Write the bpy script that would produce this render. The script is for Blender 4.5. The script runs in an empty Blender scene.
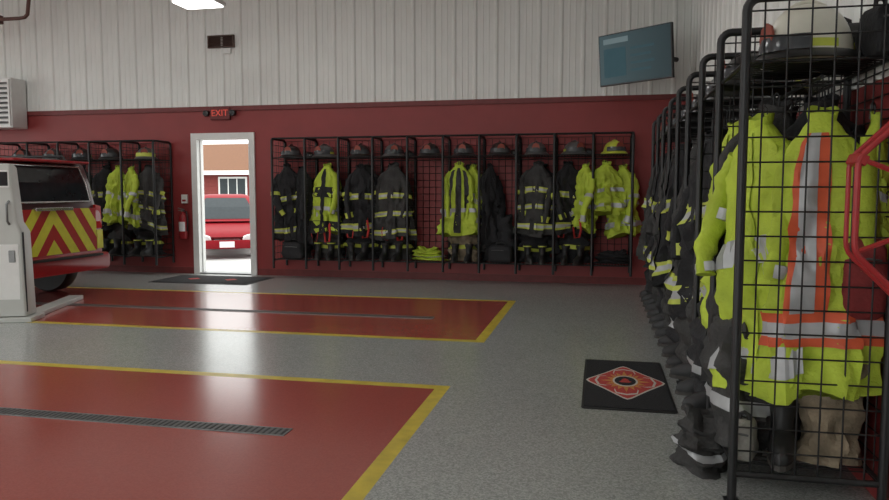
import bpy, bmesh, math, random
from mathutils import Vector, Matrix, noise
PI = math.pi
S = bpy.context.scene
COL = S.collection
R = math.radians
rnd = random.Random(7)
S.view_settings.view_transform = 'Standard'

# ------------------------------------------------------------------ materials
def mat(name, col, rough=.6, metal=0, var=.12, scale=12, bump=0.0, bscale=60, emit=None, es=0, spec=.5):
    m = bpy.data.materials.new(name); m.use_nodes = True
    nt = m.node_tree; b = nt.nodes['Principled BSDF']
    b.inputs['Roughness'].default_value = rough; b.inputs['Metallic'].default_value = metal
    b.inputs['Specular IOR Level'].default_value = spec
    tc = nt.nodes.new('ShaderNodeTexCoord')
    n = nt.nodes.new('ShaderNodeTexNoise'); n.inputs['Scale'].default_value = scale; n.inputs['Detail'].default_value = 4
    nt.links.new(tc.outputs['Object'], n.inputs['Vector'])
    cr = nt.nodes.new('ShaderNodeValToRGB')
    cr.color_ramp.elements[0].position = .3; cr.color_ramp.elements[1].position = .7
    cr.color_ramp.elements[0].color = tuple(max(0, c*(1-var)) for c in col)+(1,)
    cr.color_ramp.elements[1].color = tuple(min(1, c*(1+var)) for c in col)+(1,)
    nt.links.new(n.outputs['Fac'], cr.inputs['Fac']); nt.links.new(cr.outputs['Color'], b.inputs['Base Color'])
    if bump:
        n2 = nt.nodes.new('ShaderNodeTexNoise'); n2.inputs['Scale'].default_value = bscale; n2.inputs['Detail'].default_value = 3
        nt.links.new(tc.outputs['Object'], n2.inputs['Vector'])
        bp = nt.nodes.new('ShaderNodeBump'); bp.inputs['Strength'].default_value = bump; bp.inputs['Distance'].default_value = .02
        nt.links.new(n2.outputs['Fac'], bp.inputs['Height']); nt.links.new(bp.outputs['Normal'], b.inputs['Normal'])
    if emit:
        b.inputs['Emission Color'].default_value = tuple(emit)+(1,); b.inputs['Emission Strength'].default_value = es
    return m

def floor_mat(name, c1, c2, rough, spec=.5):
    m = bpy.data.materials.new(name); m.use_nodes = True
    nt = m.node_tree; b = nt.nodes['Principled BSDF']; L = nt.links
    tc = nt.nodes.new('ShaderNodeTexCoord')
    v = nt.nodes.new('ShaderNodeTexVoronoi'); v.inputs['Scale'].default_value = 125
    n = nt.nodes.new('ShaderNodeTexNoise'); n.inputs['Scale'].default_value = 1.3; n.inputs['Detail'].default_value = 6
    L.new(tc.outputs['Object'], v.inputs['Vector']); L.new(tc.outputs['Object'], n.inputs['Vector'])
    sep = nt.nodes.new('ShaderNodeSeparateColor'); L.new(v.outputs['Color'], sep.inputs['Color'])
    mx = nt.nodes.new('ShaderNodeMath'); mx.operation = 'MULTIPLY_ADD'; mx.inputs[1].default_value = .8
    L.new(sep.outputs[0], mx.inputs[0])
    m2 = nt.nodes.new('ShaderNodeMath'); m2.operation = 'MULTIPLY'; m2.inputs[1].default_value = .2
    L.new(n.outputs['Fac'], m2.inputs[0]); L.new(m2.outputs[0], mx.inputs[2])
    cr = nt.nodes.new('ShaderNodeValToRGB'); cr.color_ramp.elements[0].position = .05; cr.color_ramp.elements[1].position = .95
    cr.color_ramp.elements[0].color = c1+(1,); cr.color_ramp.elements[1].color = c2+(1,)
    L.new(mx.outputs[0], cr.inputs['Fac']); L.new(cr.outputs['Color'], b.inputs['Base Color'])
    rr_ = nt.nodes.new('ShaderNodeMapRange'); rr_.inputs['To Min'].default_value = rough*.9; rr_.inputs['To Max'].default_value = rough*1.1
    L.new(n.outputs['Fac'], rr_.inputs['Value']); L.new(rr_.outputs['Result'], b.inputs['Roughness'])
    b.inputs['Specular IOR Level'].default_value = spec
    return m

M = {}
M['grey'] = floor_mat('grey_flake_floor', (.245,.255,.245), (.455,.468,.45), .23, .6)
M['pad'] = floor_mat('red_floor_paint', (.335,.068,.054), (.395,.084,.067), .20, .6)
M['yel'] = mat('yellow_line_paint', (.62,.48,.06), .35, var=.2, scale=8)
M['redwall'] = mat('red_wall_paint', (.27,.033,.032), .5, var=.08, scale=3)
M['white'] = mat('white_liner_panel', (.79,.80,.77), .45, var=.03, scale=2)
M['trimred'] = mat('dark_red_trim', (.17,.022,.021), .5)
M['framewhite'] = mat('white_painted_steel', (.77,.77,.75), .4, var=.03)
M['ceil'] = mat('ceiling_panel', (.70,.70,.69), .6, var=.04)
M['rack'] = mat('black_powder_coat', (.009,.009,.010), .4, var=.2)
M['wire'] = mat('black_wire', (.008,.008,.009), .45, var=.2)
M['black'] = mat('black_turnout_cloth', (.016,.016,.018), .85, var=.35, scale=9, bump=.4)
M['char'] = mat('charcoal_turnout_cloth', (.042,.041,.040), .85, var=.3, scale=9, bump=.4)
M['tan'] = mat('tan_turnout_cloth', (.24,.19,.13), .85, var=.35, scale=9, bump=.4)
M['neon'] = mat('lime_cloth', (.47,.59,.05), .7, var=.18, scale=6, bump=.35)
M['lime'] = mat('lime_trim', (.52,.58,.08), .5, var=.12)
M['chevlime'] = mat('chevron_lime', (.68,.70,.06), .4, var=.06)
M['chevred'] = mat('chevron_red', (.42,.02,.02), .4, var=.06)
M['silver'] = mat('silver_reflective_tape', (.44,.45,.46), .4, metal=.2, var=.1)
M['orange'] = mat('orange_tape', (.70,.11,.04), .55, var=.08)
M['redstrap'] = mat('red_strap', (.45,.025,.02), .6)
M['redbag'] = mat('dark_red_bag_cloth', (.24,.03,.03), .8, var=.2, bump=.3)
M['palebag'] = mat('pale_grey_bag_cloth', (.30,.29,.26), .8, var=.25, bump=.4)
M['rubber'] = mat('black_rubber', (.014,.014,.015), .5, var=.2)
M['sole'] = mat('boot_sole', (.05,.045,.04), .7)
M['hblack'] = mat('black_helmet_shell', (.02,.02,.02), .3)
M['hgrey'] = mat('grey_helmet_shell', (.09,.09,.09), .35)
M['hwhite'] = mat('white_helmet_shell', (.72,.70,.60), .3, var=.06)
M['hyellow'] = mat('yellow_helmet_shell', (.55,.60,.06), .35)
M['shield'] = mat('leather_shield', (.25,.05,.03), .6)
M['visor'] = mat('smoked_visor', (.06,.065,.07), .15)
M['mat'] = mat('black_mat_pile', (.018,.018,.020), .95, var=.3, scale=80, bump=.5, bscale=200)
M['matred'] = mat('mat_red_pile', (.50,.06,.05), .9, var=.2, scale=80)
M['matwhite'] = mat('mat_white_pile', (.6,.56,.50), .9, var=.2, scale=80)
M['matgold'] = mat('mat_gold_pile', (.60,.26,.07), .9, var=.2, scale=80)
M['matrub'] = mat('mat_rubber_edge', (.012,.012,.012), .6)
M['carred'] = mat('red_car_paint', (.34,.014,.018), .4, var=.05)
M['cardark'] = mat('dark_cabin_paint', (.06,.02,.022), .3, var=.05)
M['caroutred'] = mat('bright_red_car_paint', (.22,.006,.012), .5, var=.05, spec=.2)
M['glass'] = mat('dark_vehicle_glass', (.02,.023,.026), .08)
M['clearglass'] = mat('grey_vehicle_glass', (.025,.032,.036), .3, spec=.25)
M['chrome'] = mat('chrome', (.6,.6,.6), .2, metal=.9)
M['steel'] = mat('galvanised_steel', (.22,.23,.23), .45, metal=.6, var=.15)
M['darkmetal'] = mat('grey_drain_metal', (.13,.13,.13), .5, metal=.4)
M['drainpit'] = mat('drain_pit', (.05,.05,.05), .8)
M['tail'] = mat('red_lamp_lens', (.5,.02,.02), .2)
M['lamp'] = mat('clear_lamp_lens', (.5,.5,.5), .15)
M['plate'] = mat('white_plate', (.75,.75,.75), .5)
M['colwhite'] = mat('off_white_column_paint', (.50,.51,.48), .45, var=.06, scale=4)
M['tvblack'] = mat('black_plastic', (.012,.012,.013), .3)
M['vent'] = mat('brown_grille', (.07,.035,.025), .6)
M['exitred'] = mat('exit_sign_housing', (.14,.012,.012), .5)
M['exitlit'] = mat('exit_letters', (.6,.06,.04), .5, emit=(1,.12,.08), es=.28)
M['lit'] = mat('lit_diffuser', (.9,.9,.9), .5, emit=(1,1,.97), es=5)
M['extred'] = mat('extinguisher_red', (.30,.015,.02), .3)
M['reel'] = mat('red_reel_enamel', (.40,.022,.024), .35)
M['pipe'] = mat('brown_pipe_paint', (.12,.05,.04), .5)
M['asphalt'] = mat('pale_concrete_drive', (.42,.42,.41), .9, var=.1, scale=3)
M['siding'] = mat('red_house_siding', (.20,.035,.03), .8, var=.1)
M['shingle'] = mat('orange_brown_roof_shingles', (.15,.065,.03), .9, var=.2, scale=20)

def tv_mat():
    m = bpy.data.materials.new('tv_picture'); m.use_nodes = True
    nt = m.node_tree; b = nt.nodes['Principled BSDF']; L = nt.links
    tc = nt.nodes.new('ShaderNodeTexCoord'); sx = nt.nodes.new('ShaderNodeSeparateXYZ')
    L.new(tc.outputs['Object'], sx.inputs[0])
    cr = nt.nodes.new('ShaderNodeValToRGB')
    mr = nt.nodes.new('ShaderNodeMapRange'); mr.inputs['From Min'].default_value = -.55; mr.inputs['From Max'].default_value = .55
    L.new(sx.outputs['X'], mr.inputs['Value']); L.new(mr.outputs['Result'], cr.inputs['Fac'])
    cr.color_ramp.elements[0].color = (.05,.085,.095,1); cr.color_ramp.elements[1].color = (.012,.03,.036,1)
    b.inputs['Base Color'].default_value = (.015,.015,.015,1); b.inputs['Roughness'].default_value = .4
    b.inputs['Specular IOR Level'].default_value = .3
    L.new(cr.outputs['Color'], b.inputs['Emission Color']); b.inputs['Emission Strength'].default_value = .8
    return m
M['tv'] = tv_mat()
M['tvpale'] = mat('tv_pale_panel', (.02,.02,.02), .4, emit=(.13,.18,.19), es=.8, spec=.3)
M['tvblue'] = mat('tv_teal_panel', (.015,.015,.015), .4, emit=(.018,.06,.075), es=.8, spec=.3)

# ------------------------------------------------------------------ mesh builder
class MB:
    def __init__(s): s.v = []; s.f = []; s.mi = []
    def add(s, vs, fs, mi=0):
        b = len(s.v); s.v += [tuple(p) for p in vs]
        for f in fs: s.f.append([b+i for i in f]); s.mi.append(mi)
    def box(s, c, d, rot=None, mi=0):
        x, y, z = d[0]/2, d[1]/2, d[2]/2
        p = [Vector((sx*x, sy*y, sz*z)) for sx in (-1,1) for sy in (-1,1) for sz in (-1,1)]
        if rot is not None: p = [rot @ q for q in p]
        p = [q+Vector(c) for q in p]
        s.add(p, [(0,1,3,2),(4,6,7,5),(0,4,5,1),(2,3,7,6),(0,2,6,4),(1,5,7,3)], mi)
    def bx(s, x0, x1, y0, y1, z0, z1, mi=0):
        s.box(((x0+x1)/2,(y0+y1)/2,(z0+z1)/2), (x1-x0,y1-y0,z1-z0), None, mi)
    def loft(s, rings, closed=True, caps=True, mi=0):
        n = len(rings[0]); vs = [p for r in rings for p in r]; fs = []
        for i in range(len(rings)-1):
            for j in range(n if closed else n-1):
                a = i*n+j; b = i*n+(j+1)%n; fs.append((a, b, b+n, a+n))
        if caps and closed:
            fs.append(tuple(range(n-1,-1,-1))); fs.append(tuple((len(rings)-1)*n+j for j in range(n)))
        s.add(vs, fs, mi)
    def tube(s, pts, r, n=8, closed=False, mi=0, flat=1.0):
        pts = [Vector(p) for p in pts]; m = len(pts); rs = r if isinstance(r, (list, tuple)) else [r]*m
        rings = []; prev = None
        for i, p in enumerate(pts):
            if closed: t = pts[(i+1)%m]-pts[i-1]
            else: t = pts[min(i+1,m-1)]-pts[max(i-1,0)]
            t.normalize()
            if prev is None:
                up = Vector((0,0,1)) if abs(t.z) < .9 else Vector((0,1,0))
                a = t.cross(up).normalized()
            else:
                a = (prev - t*prev.dot(t))
                a = a.normalized() if a.length > 1e-6 else t.orthogonal().normalized()
            prev = a; b = t.cross(a)
            rings.append([p + rs[i]*(a*math.cos(2*PI*k/n)+b*flat*math.sin(2*PI*k/n)) for k in range(n)])
        if closed: rings.append(rings[0]); s.loft(rings, True, False, mi)
        else: s.loft(rings, True, True, mi)
    def wire(s, a, b, r=.003, mi=0): s.tube([a, b], r, 4, False, mi)
    def lathe(s, prof, n=24, c=(0,0,0), axis='z', mi=0, caps=True):
        rings = []
        for (r, h) in prof:
            ring = []
            for k in range(n):
                x, y = r*math.cos(2*PI*k/n), r*math.sin(2*PI*k/n)
                q = (x, y, h) if axis == 'z' else ((x, h, y) if axis == 'y' else (h, x, y))
                ring.append((q[0]+c[0], q[1]+c[1], q[2]+c[2]))
            rings.append(ring)
        s.loft(rings, True, caps, mi)
    def poly(s, pts, mi=0): s.add(pts, [tuple(range(len(pts)))], mi)
    def prism(s, pts, d, mi=0):
        d = Vector(d); a = [Vector(p) for p in pts]; s.loft([a, [p+d for p in a]], True, True, mi)
    def build(s, name, mats, parent=None, smooth=False, bevel=0, loc=None):
        me = bpy.data.meshes.new(name); me.from_pydata(s.v, [], s.f)
        if not isinstance(mats, (list, tuple)): mats = [mats]
        for m in mats: me.materials.append(M[m])
        for p, k in zip(me.polygons, s.mi): p.material_index = k
        bm = bmesh.new(); bm.from_mesh(me)
        bmesh.ops.recalc_face_normals(bm, faces=bm.faces); bm.to_mesh(me); bm.free()
        if smooth:
            for p in me.polygons: p.use_smooth = True
            try: me.set_sharp_from_angle(angle=R(50))
            except Exception: pass
        o = bpy.data.objects.new(name, me); COL.objects.link(o)
        if parent: o.parent = parent
        if loc: o.location = loc
        if bevel:
            b = o.modifiers.new('bevel', 'BEVEL'); b.width = bevel; b.segments = 2; b.limit_method = 'ANGLE'
        return o
def thing(name, label, cat, loc=(0,0,0), rz=0, group=None):
    o = bpy.data.objects.new(name, None); COL.objects.link(o); o.empty_display_size = .1
    o.location = loc; o.rotation_euler = (0,0,rz); o['label'] = label; o['category'] = cat
    if group: o['group'] = group
    return o
def struct(name, mb, mats, **k):
    o = mb.build(name, mats, **k); o['kind'] = 'structure'; return o
def rr(cx, cy, hx, hy, r, n=4):
    q = []
    for (sx, sy, a0) in ((1,1,0),(-1,1,90),(-1,-1,180),(1,-1,270)):
        for i in range(n+1):
            a = R(a0+90*i/n); q.append((cx+sx*(hx-r)+r*math.cos(a), cy+sy*(hy-r)+r*math.sin(a)))
    return q
ORD = ['first','second','third','fourth','fifth','sixth','seventh','eighth','ninth','tenth']

# ------------------------------------------------------------------ camera
EYE = 1.3
cd = bpy.data.cameras.new('camera'); cam = bpy.data.objects.new('camera', cd); COL.objects.link(cam)
cam.location = (0,0,EYE); cam.rotation_euler = (R(90-4.58), 0, R(12.08))
cd.sensor_width = 36; cd.lens = 724/889*36; cd.clip_start = .05
S.camera = cam

# ------------------------------------------------------------------ setting
D = 10.45; XR = 1.165; XL = -12.5; ZC = 4.7; ZR = 2.6; YJ = 3.15; YN = -3.0
xs = [XL, -1.05, -.96, 2.2]
ys = [YN, .9, .99, 4.59, 4.68, 6.12, 6.21, 8.50, 8.59, D+.15]
f = MB()
for i in range(3):
    for j in range(9):
        inpad = (1 <= j <= 3) or (5 <= j <= 7)
        k = 0
        if inpad and i <= 1: k = 1 if (i == 0 and j in (2, 6)) else 2
        f.add([(xs[i],ys[j],0),(xs[i+1],ys[j],0),(xs[i+1],ys[j+1],0),(xs[i],ys[j+1],0)], [(0,1,2,3)], k)
f.bx(XL, 2.2, YN, D+.15, -.3, -.002, 0)
struct('floor', f, ['grey','pad','yel'])

def ribbed(mb, p0, p1, nrm, z0, z1, mi):
    p0 = Vector(p0); p1 = Vector(p1); L = (p1-p0).length; t = (p1-p0)/L; nrm = Vector(nrm)
    prof = []; pitch = .305; x = 0
    while x < L:
        for dx, h in ((0,.0),(.022,.018),(.05,.018),(.072,0),(.135,0),(.143,.004),(.157,.004),(.165,0),(.218,0),(.226,.004),(.240,.004),(.248,0)):
            if x+dx <= L: prof.append((x+dx, h))
        x += pitch
    prof.append((L, 0))
    a = [p0+t*q+nrm*h+Vector((0,0,z0)) for q, h in prof]; b = [p0+t*q+nrm*h+Vector((0,0,z1)) for q, h in prof]
    mb.loft([a, b], False, False, mi)

DX0, DX1, DZ = -6.325, -5.24, 2.22
w = MB()
w.bx(XL, DX0+.02, D, D+.15, 0, ZR, 0); w.bx(DX1-.02, XR, D, D+.15, 0, ZR, 0); w.bx(DX0+.02, DX1-.02, D, D+.15, DZ-.02, ZR, 0)
w.bx(XL, XR, D+.004, D+.15, ZR, ZC, 1)
ribbed(w, (XL,D,0), (XR,D,0), (0,-1,0), ZR, ZC, 1)
struct('wall_back', w, ['redwall','white'])
w = MB(); w.bx(XL, XR, D-.03, D+.01, ZR-.04, ZR+.03)
struct('trim_1', w, 'trimred')
w = MB(); w.bx(XL, DX0-.01, D-.012, D, 0, .1); w.bx(DX1+.01, XR, D-.012, D, 0, .1)
struct('baseboard_back', w, 'trimred')
ZRR = 1.78
w = MB(); w.bx(XR, XR+.15, YJ, D+.15, 0, ZRR, 0); w.bx(XR+.004, XR+.15, YJ, D+.15, ZRR, ZC, 1)
ribbed(w, (XR,YJ,0), (XR,D,0), (-1,0,0), ZRR, ZC, 1)
struct('wall_right', w, ['redwall','white'])
w = MB(); w.bx(XR+.15, 2.2, YJ, YJ+.13, 0, ZC, 0)
struct('wall_jog', w, ['white'])
w = MB(); w.bx(2.05, 2.2, YN, YJ, 0, ZC, 0)
struct('wall_near_right', w, ['white'])
w = MB(); ZO = 3.5
for y0, y1 in ((YN,.4),(4.9,5.8),(8.9,D)):
    w.bx(XL-.15, XL, y0, y1, 0, ZR, 0); w.bx(XL-.15, XL, y0, y1, ZR, ZO, 1)
w.bx(XL-.15, XL, YN, D, ZO, ZC, 1)
struct('wall_left', w, ['redwall','white'])
w = MB()
for x0, x1 in ((XL,-10.5),(-6.5,-5.0),(-1.0,2.2)):
    w.bx(x0, x1, YN-.15, YN, 0, ZR, 0); w.bx(x0, x1, YN-.15, YN, ZR, ZO, 1)
w.bx(XL, 2.2, YN-.15, YN, ZO, ZC, 1)
struct('wall_front', w, ['redwall','white'])
w = MB(); w.bx(XL-.15, 2.2, YN-.15, D+.15, ZC, ZC+.1)
struct('ceiling', w, 'ceil')
w = MB()
w.bx(DX0, DX0+.10, D-.03, D+.17, 0, DZ); w.bx(DX1-.10, DX1, D-.03, D+.17, 0, DZ); w.bx(DX0+.10, DX1-.10, D-.03, D+.17, DZ-.10, DZ)
w.bx(DX0+.10, DX0+.115, D+.06, D+.10, 0, DZ-.10); w.bx(DX1-.115, DX1-.10, D+.06, D+.10, 0, DZ-.10)
w.bx(DX0+.10, DX1-.10, D-.02, D+.17, 0, .018, 1)
struct('door_1', w, ['framewhite','steel'], bevel=.004)

def drain(label, y, x0, x1):
    t = thing('trench_drain', label, 'drain', ((x0+x1)/2, y, 0), 0, 'trench drains in the red pads')
    h = (x1-x0)/2; q = .05
    a = MB(); a.bx(-h,h,-q-.01,-q,0,.004); a.bx(-h,h,q,q+.01,0,.004); a.bx(-h,-h+.012,-q,q,0,.004); a.bx(h-.012,h,-q,q,0,.004)
    a.build('frame', 'steel', t)
    a = MB(); a.bx(-h+.012,h-.012,-q,q,.0005,.0015,0)
    x = -h+.02
    while x < h-.03: a.bx(x,x+.02,-q,q,.001,.004,1); x += .035
    a.build('grate', ['drainpit','darkmetal'], t)
drain('long metal trench drain across the nearer red floor pad', 3.57, -8.0, -1.63)
drain('long metal trench drain across the farther red floor pad by the truck', 7.22, -9.0, -1.66)

# ------------------------------------------------------------------ gear racks
def rack(name, label, loc, rz, nb, bw, dep, z0, z1, legs, zsh):
    t = thing(name, label, 'gear rack', loc, rz)
    for i in range(nb+1):
        x = i*bw; r = .019; c = .05; zb = z0
        pts = [(x,r,zb)]
        pts += [(x,r,z1-c-r)] + [(x, r+c-c*math.cos(a), z1-c-r+c*math.sin(a)) for a in [R(18*k) for k in range(1,5)]+[PI/2]]
        pts += [(x,dep-r-c,z1-r)] + [(x, dep-r-c+c*math.sin(a), z1-c-r+c*math.cos(a)) for a in [R(18*k) for k in range(1,5)]] + [(x,dep-r,z1-c-r),(x,dep-r,zb)]
        a = MB(); a.tube(pts, r, 8)
        a.tube([(x,r,zb+.12),(x,dep-r,zb+.12)], .014, 6)
        if legs:
            a.bx(x-.03,x+.03,r-.03,r+.03,zb,zb+.008); a.bx(x-.03,x+.03,dep-r-.03,dep-r+.03,zb,zb+.008)
        d = a.build('divider_frame', 'rack', t, smooth=True)
        g = MB(); ny = max(4, round(dep/.09))
        for k in range(1, ny): g.wire((x, dep*k/ny, zb+.12), (x, dep*k/ny, z1-.03), .0036)
        z = zb+.22
        while z < z1-.05: g.wire((x,r,z), (x,dep-r,z), .0036); z += .1
        g.build('wire_grid', 'wire', d)
    if not legs:
        a = MB(); a.tube([(0,.06,z1-.015),(nb*bw,.06,z1-.015)], .016, 6); a.build('top_rail', 'rack', t, smooth=True)
    for i in range(nb):
        x0 = i*bw+.02; x1 = (i+1)*bw-.02
        g = MB(); n = max(4, round((x1-x0)/.1))
        for k in range(n+1): q = x0+(x1-x0)*k/n; g.wire((q,dep-.012,z0+.1),(q,dep-.012,z1-.04), .0038)
        z = z0+.1
        while z < z1-.02: g.wire((x0,dep-.012,z),(x1,dep-.012,z), .0038); z += .1
        g.build('back_grid', 'wire', t)
        for nm, zs in (('helmet_shelf', zsh), ('boot_shelf', z0+.135)):
            g = MB()
            for yy in (.03, dep-.03): g.tube([(x0-.02,yy,zs),(x1+.02,yy,zs)], .009, 6)
            for k in range(1,12): q = x0+(x1-x0)*k/12; g.wire((q,.03,zs+.006),(q,dep-.03,zs+.006), .003)
            g.build(nm, 'wire', t)
        g = MB(); g.tube([(x0-.02,dep*.5,1.755),(x1+.02,dep*.5,1.755)], .008, 6)
        g.build('hanging_rail', 'rack', t)
    return t
DEP = .5; YF = D-.012-DEP
BZ = .17
CX0, CBW = -4.73, .515
rack('gear_rack', 'long black wire gear rack on the red wall right of the doorway', (CX0, YF, 0), 0, 10, CBW, DEP, BZ, 2.1, False, 1.80)
LX1, LBW = -6.68, .56
rack('gear_rack', 'black wire gear rack on the red wall left of the doorway behind the truck', (LX1-5*LBW, YF, 0), 0, 5, LBW, DEP, BZ, 2.1, False, 1.80)
RX, RDEP, RBW, RN, RY1 = .545, .61, .645, 8, 8.31
RSH = 1.83
rack('gear_rack', 'black wire gear rack standing along the right side nearest the camera', (RX, RY1, 0), -PI/2, RN, RBW, RDEP, 0, 2.09, True, RSH)

# ------------------------------------------------------------------ clothing
def lerp(tab, s):
    for (a, va), (b, vb) in zip(tab, tab[1:]):
        if s <= b: u = (s-a)/(b-a); u = u*u*(3-2*u); return va+(vb-va)*u
    return tab[-1][1]
HW = [(0,.05),(.03,.075),(.10,.135),(.2,.168),(.5,.172),(1,.205)]
HD = [(0,.04),(.08,.06),(.2,.075),(.6,.090),(1,.115)]
def coat(label, loc, rz, base, bands, strips=(), L=.95, sx=1, sy=1, cuffs='trim', sleeves=True, name='turnout_coat', cat='coat', group=None, splay=.95, collar=None, seg=56, flap='base', rum=1.5):
    sd = rnd.random()*50
    t = thing(name, label, cat, loc, rz, group)
    t.rotation_euler = (0, R(rnd.uniform(-3,3))*rum, rz)
    tilt = rnd.uniform(-.05,.05)*rum; slump = rnd.uniform(.0,.04)*rum; ss = rnd.choice((-1,1)); phs = rnd.random()*6
    nf = rnd.choice((5,6,7))
    def P(s, th, k=1.0, off=0):
        a, b = lerp(HW, s)*sx, lerp(HD, s)*sy
        g = min(1, 2.2*s)
        fold = 1+rum*(.14*s*math.sin(nf*th+phs+1.2*s)+.06*math.sin(11*th+2*sd-4*s)*g+.015*math.sin(18*s+sd+2*th)*g)
        c, q = math.cos(th), math.sin(th)
        nz = noise.noise(Vector((c*1.6+sd, q*1.6+sd*.3, s*4.0)))*.026*rum*g + noise.noise(Vector((c*4+sd, q*4, s*9+sd)))*.018*rum*g
        rid = 1-abs(noise.noise(Vector((c*2.6+s*2.2+sd, q*2.6-s*1.5, s*6-c*2+sd*.7))))*2
        nz += max(0, rid-.5)*.045*rum*g
        x = a*math.copysign(abs(c)**.8, c)*fold*k + (off+nz)*c
        y = b*math.copysign(abs(q)**.8, q)*fold*k + (off+nz)*q
        z = -s*L + tilt*c*g + slump*min(0, -ss*c)*min(1,s*8) + .022*math.sin(3*th+sd)*max(0,(s-.8)*5)*rum
        return Vector((x + .03*s*math.sin(sd)*rum, y, z))
    n = 40
    a = MB(); a.loft([[P(i/n, 2*PI*j/seg) for j in range(seg)] for i in range(n+1)])
    a.build('torso', base, t, smooth=True)
    a = MB(); rg = []
    for k, h in ((1.0,-.015),(1.15,.012),(1.25,.04),(1.08,.042),(.95,.005)):
        rg.append([Vector((lerp(HW,0)*sx*k*math.cos(2*PI*j/16), lerp(HD,0)*sy*k*math.sin(2*PI*j/16), h+.02*math.sin(2*PI*j/16)+.008*math.sin(6*PI*j/16+sd))) for j in range(16)])
    a.loft(rg, True, False); a.build('collar', collar or base, t, smooth=True)
    a = MB(); a.tube([(-.012,.035*sy,.02),(-.012,.03*sy,.075),(0,.03*sy,.09),(.012,.03*sy,.075),(.012,.035*sy,.02)], .004, 6)
    a.build('hanging_loop', 'wire', t)
    def band(s0, s1, kind):
        cuts = [(s0,s1,0)] if kind != 'trim' else [(s0,s0+(s1-s0)*.28,0),(s0+(s1-s0)*.28,s0+(s1-s0)*.72,1),(s0+(s1-s0)*.72,s1,0)]
        a = MB()
        for (u, v, mi) in cuts:
            a.loft([[P(u+(v-u)*q/2, 2*PI*j/seg, 1.015, .004) for j in range(seg)] for q in range(3)], True, False, mi)
        a.build('reflective_band', ['lime','silver'] if kind == 'trim' else kind, t, smooth=True)
    for b_ in bands: band(*b_)
    def strip(th0, th1, s0, s1, m_, nm='reflective_strip', k=1.03, off=.005):
        a = MB(); a.loft([[P(s0+(s1-s0)*i/40, R(th0+(th1-th0)*j/6), k, off) for j in range(7)] for i in range(41)], False, False)
        a.build(nm, m_, t, smooth=True)
    for st in strips: strip(*st)
    if flap: strip(-97, -83, .03, .96, base if flap == 'base' else flap, 'storm_flap', 1.045, .006)
    if sleeves:
        for sg in (-1, 1):
            j1 = rnd.uniform(-.03,.02)*rum; j2 = rnd.uniform(-.07,.03)*rum; m_ = 28; dz = -slump if sg == ss else 0
            sw = rnd.uniform(-.06,.02)*rum
            key = [(.105*sx,0,-.09*L+dz),(.160*sx*splay,-.005,-.2+dz),(.185*sx*splay+j1,-.02+j2*.4,-.38+dz),(.195*sx*splay+j1+sw*.4,-.045*sy+j2,-.55+dz),(.185*sx*splay+sw,-.06*sy+j2,-.72+dz+rnd.uniform(-.02,.06))]
            def C(u):
                i = min(int(u*4), 3); f_ = u*4-i
                p0, p1, p2, p3 = [Vector(key[max(0,min(4,q))]) for q in (i-1,i,i+1,i+2)]
                return .5*((2*p1)+(p2-p0)*f_+(2*p0-5*p1+4*p2-p3)*f_**2+(3*p1-p0-3*p2+p3)*f_**3)
            pts = [C(i/m_) for i in range(m_+1)]
            pts = [Vector((sg*p.x, p.y, p.z)) for p in pts]
            def rad(u): return (.050+.020*math.sin(PI*min(1,u*1.2)))*(1+rum*(.07*math.sin(27*u+sd+sg)+.06*math.sin(43*u+sd)))*(.75+.25*sx)
            fl = .64
            a = MB(); a.tube(pts, [rad(i/m_) for i in range(m_+1)], 14, flat=fl)
            sl = a.build('sleeve', base, t, smooth=True)
            if cuffs:
                for (i0, i1) in ((24,27),(13,15)):
                    a = MB(); a.tube(pts[i0:i1+1], [rad(i/m_)*1.06 for i in range(i0,i1+1)], 14, flat=fl+.04)
                    a.build('sleeve_band', 'silver' if cuffs == 'silver' else 'lime', sl, smooth=True)
    return t
TB = [(.38,.47,'trim'),(.83,.93,'trim')]
SB = [(.47,.55,'silver'),(.79,.87,'silver')]

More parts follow.
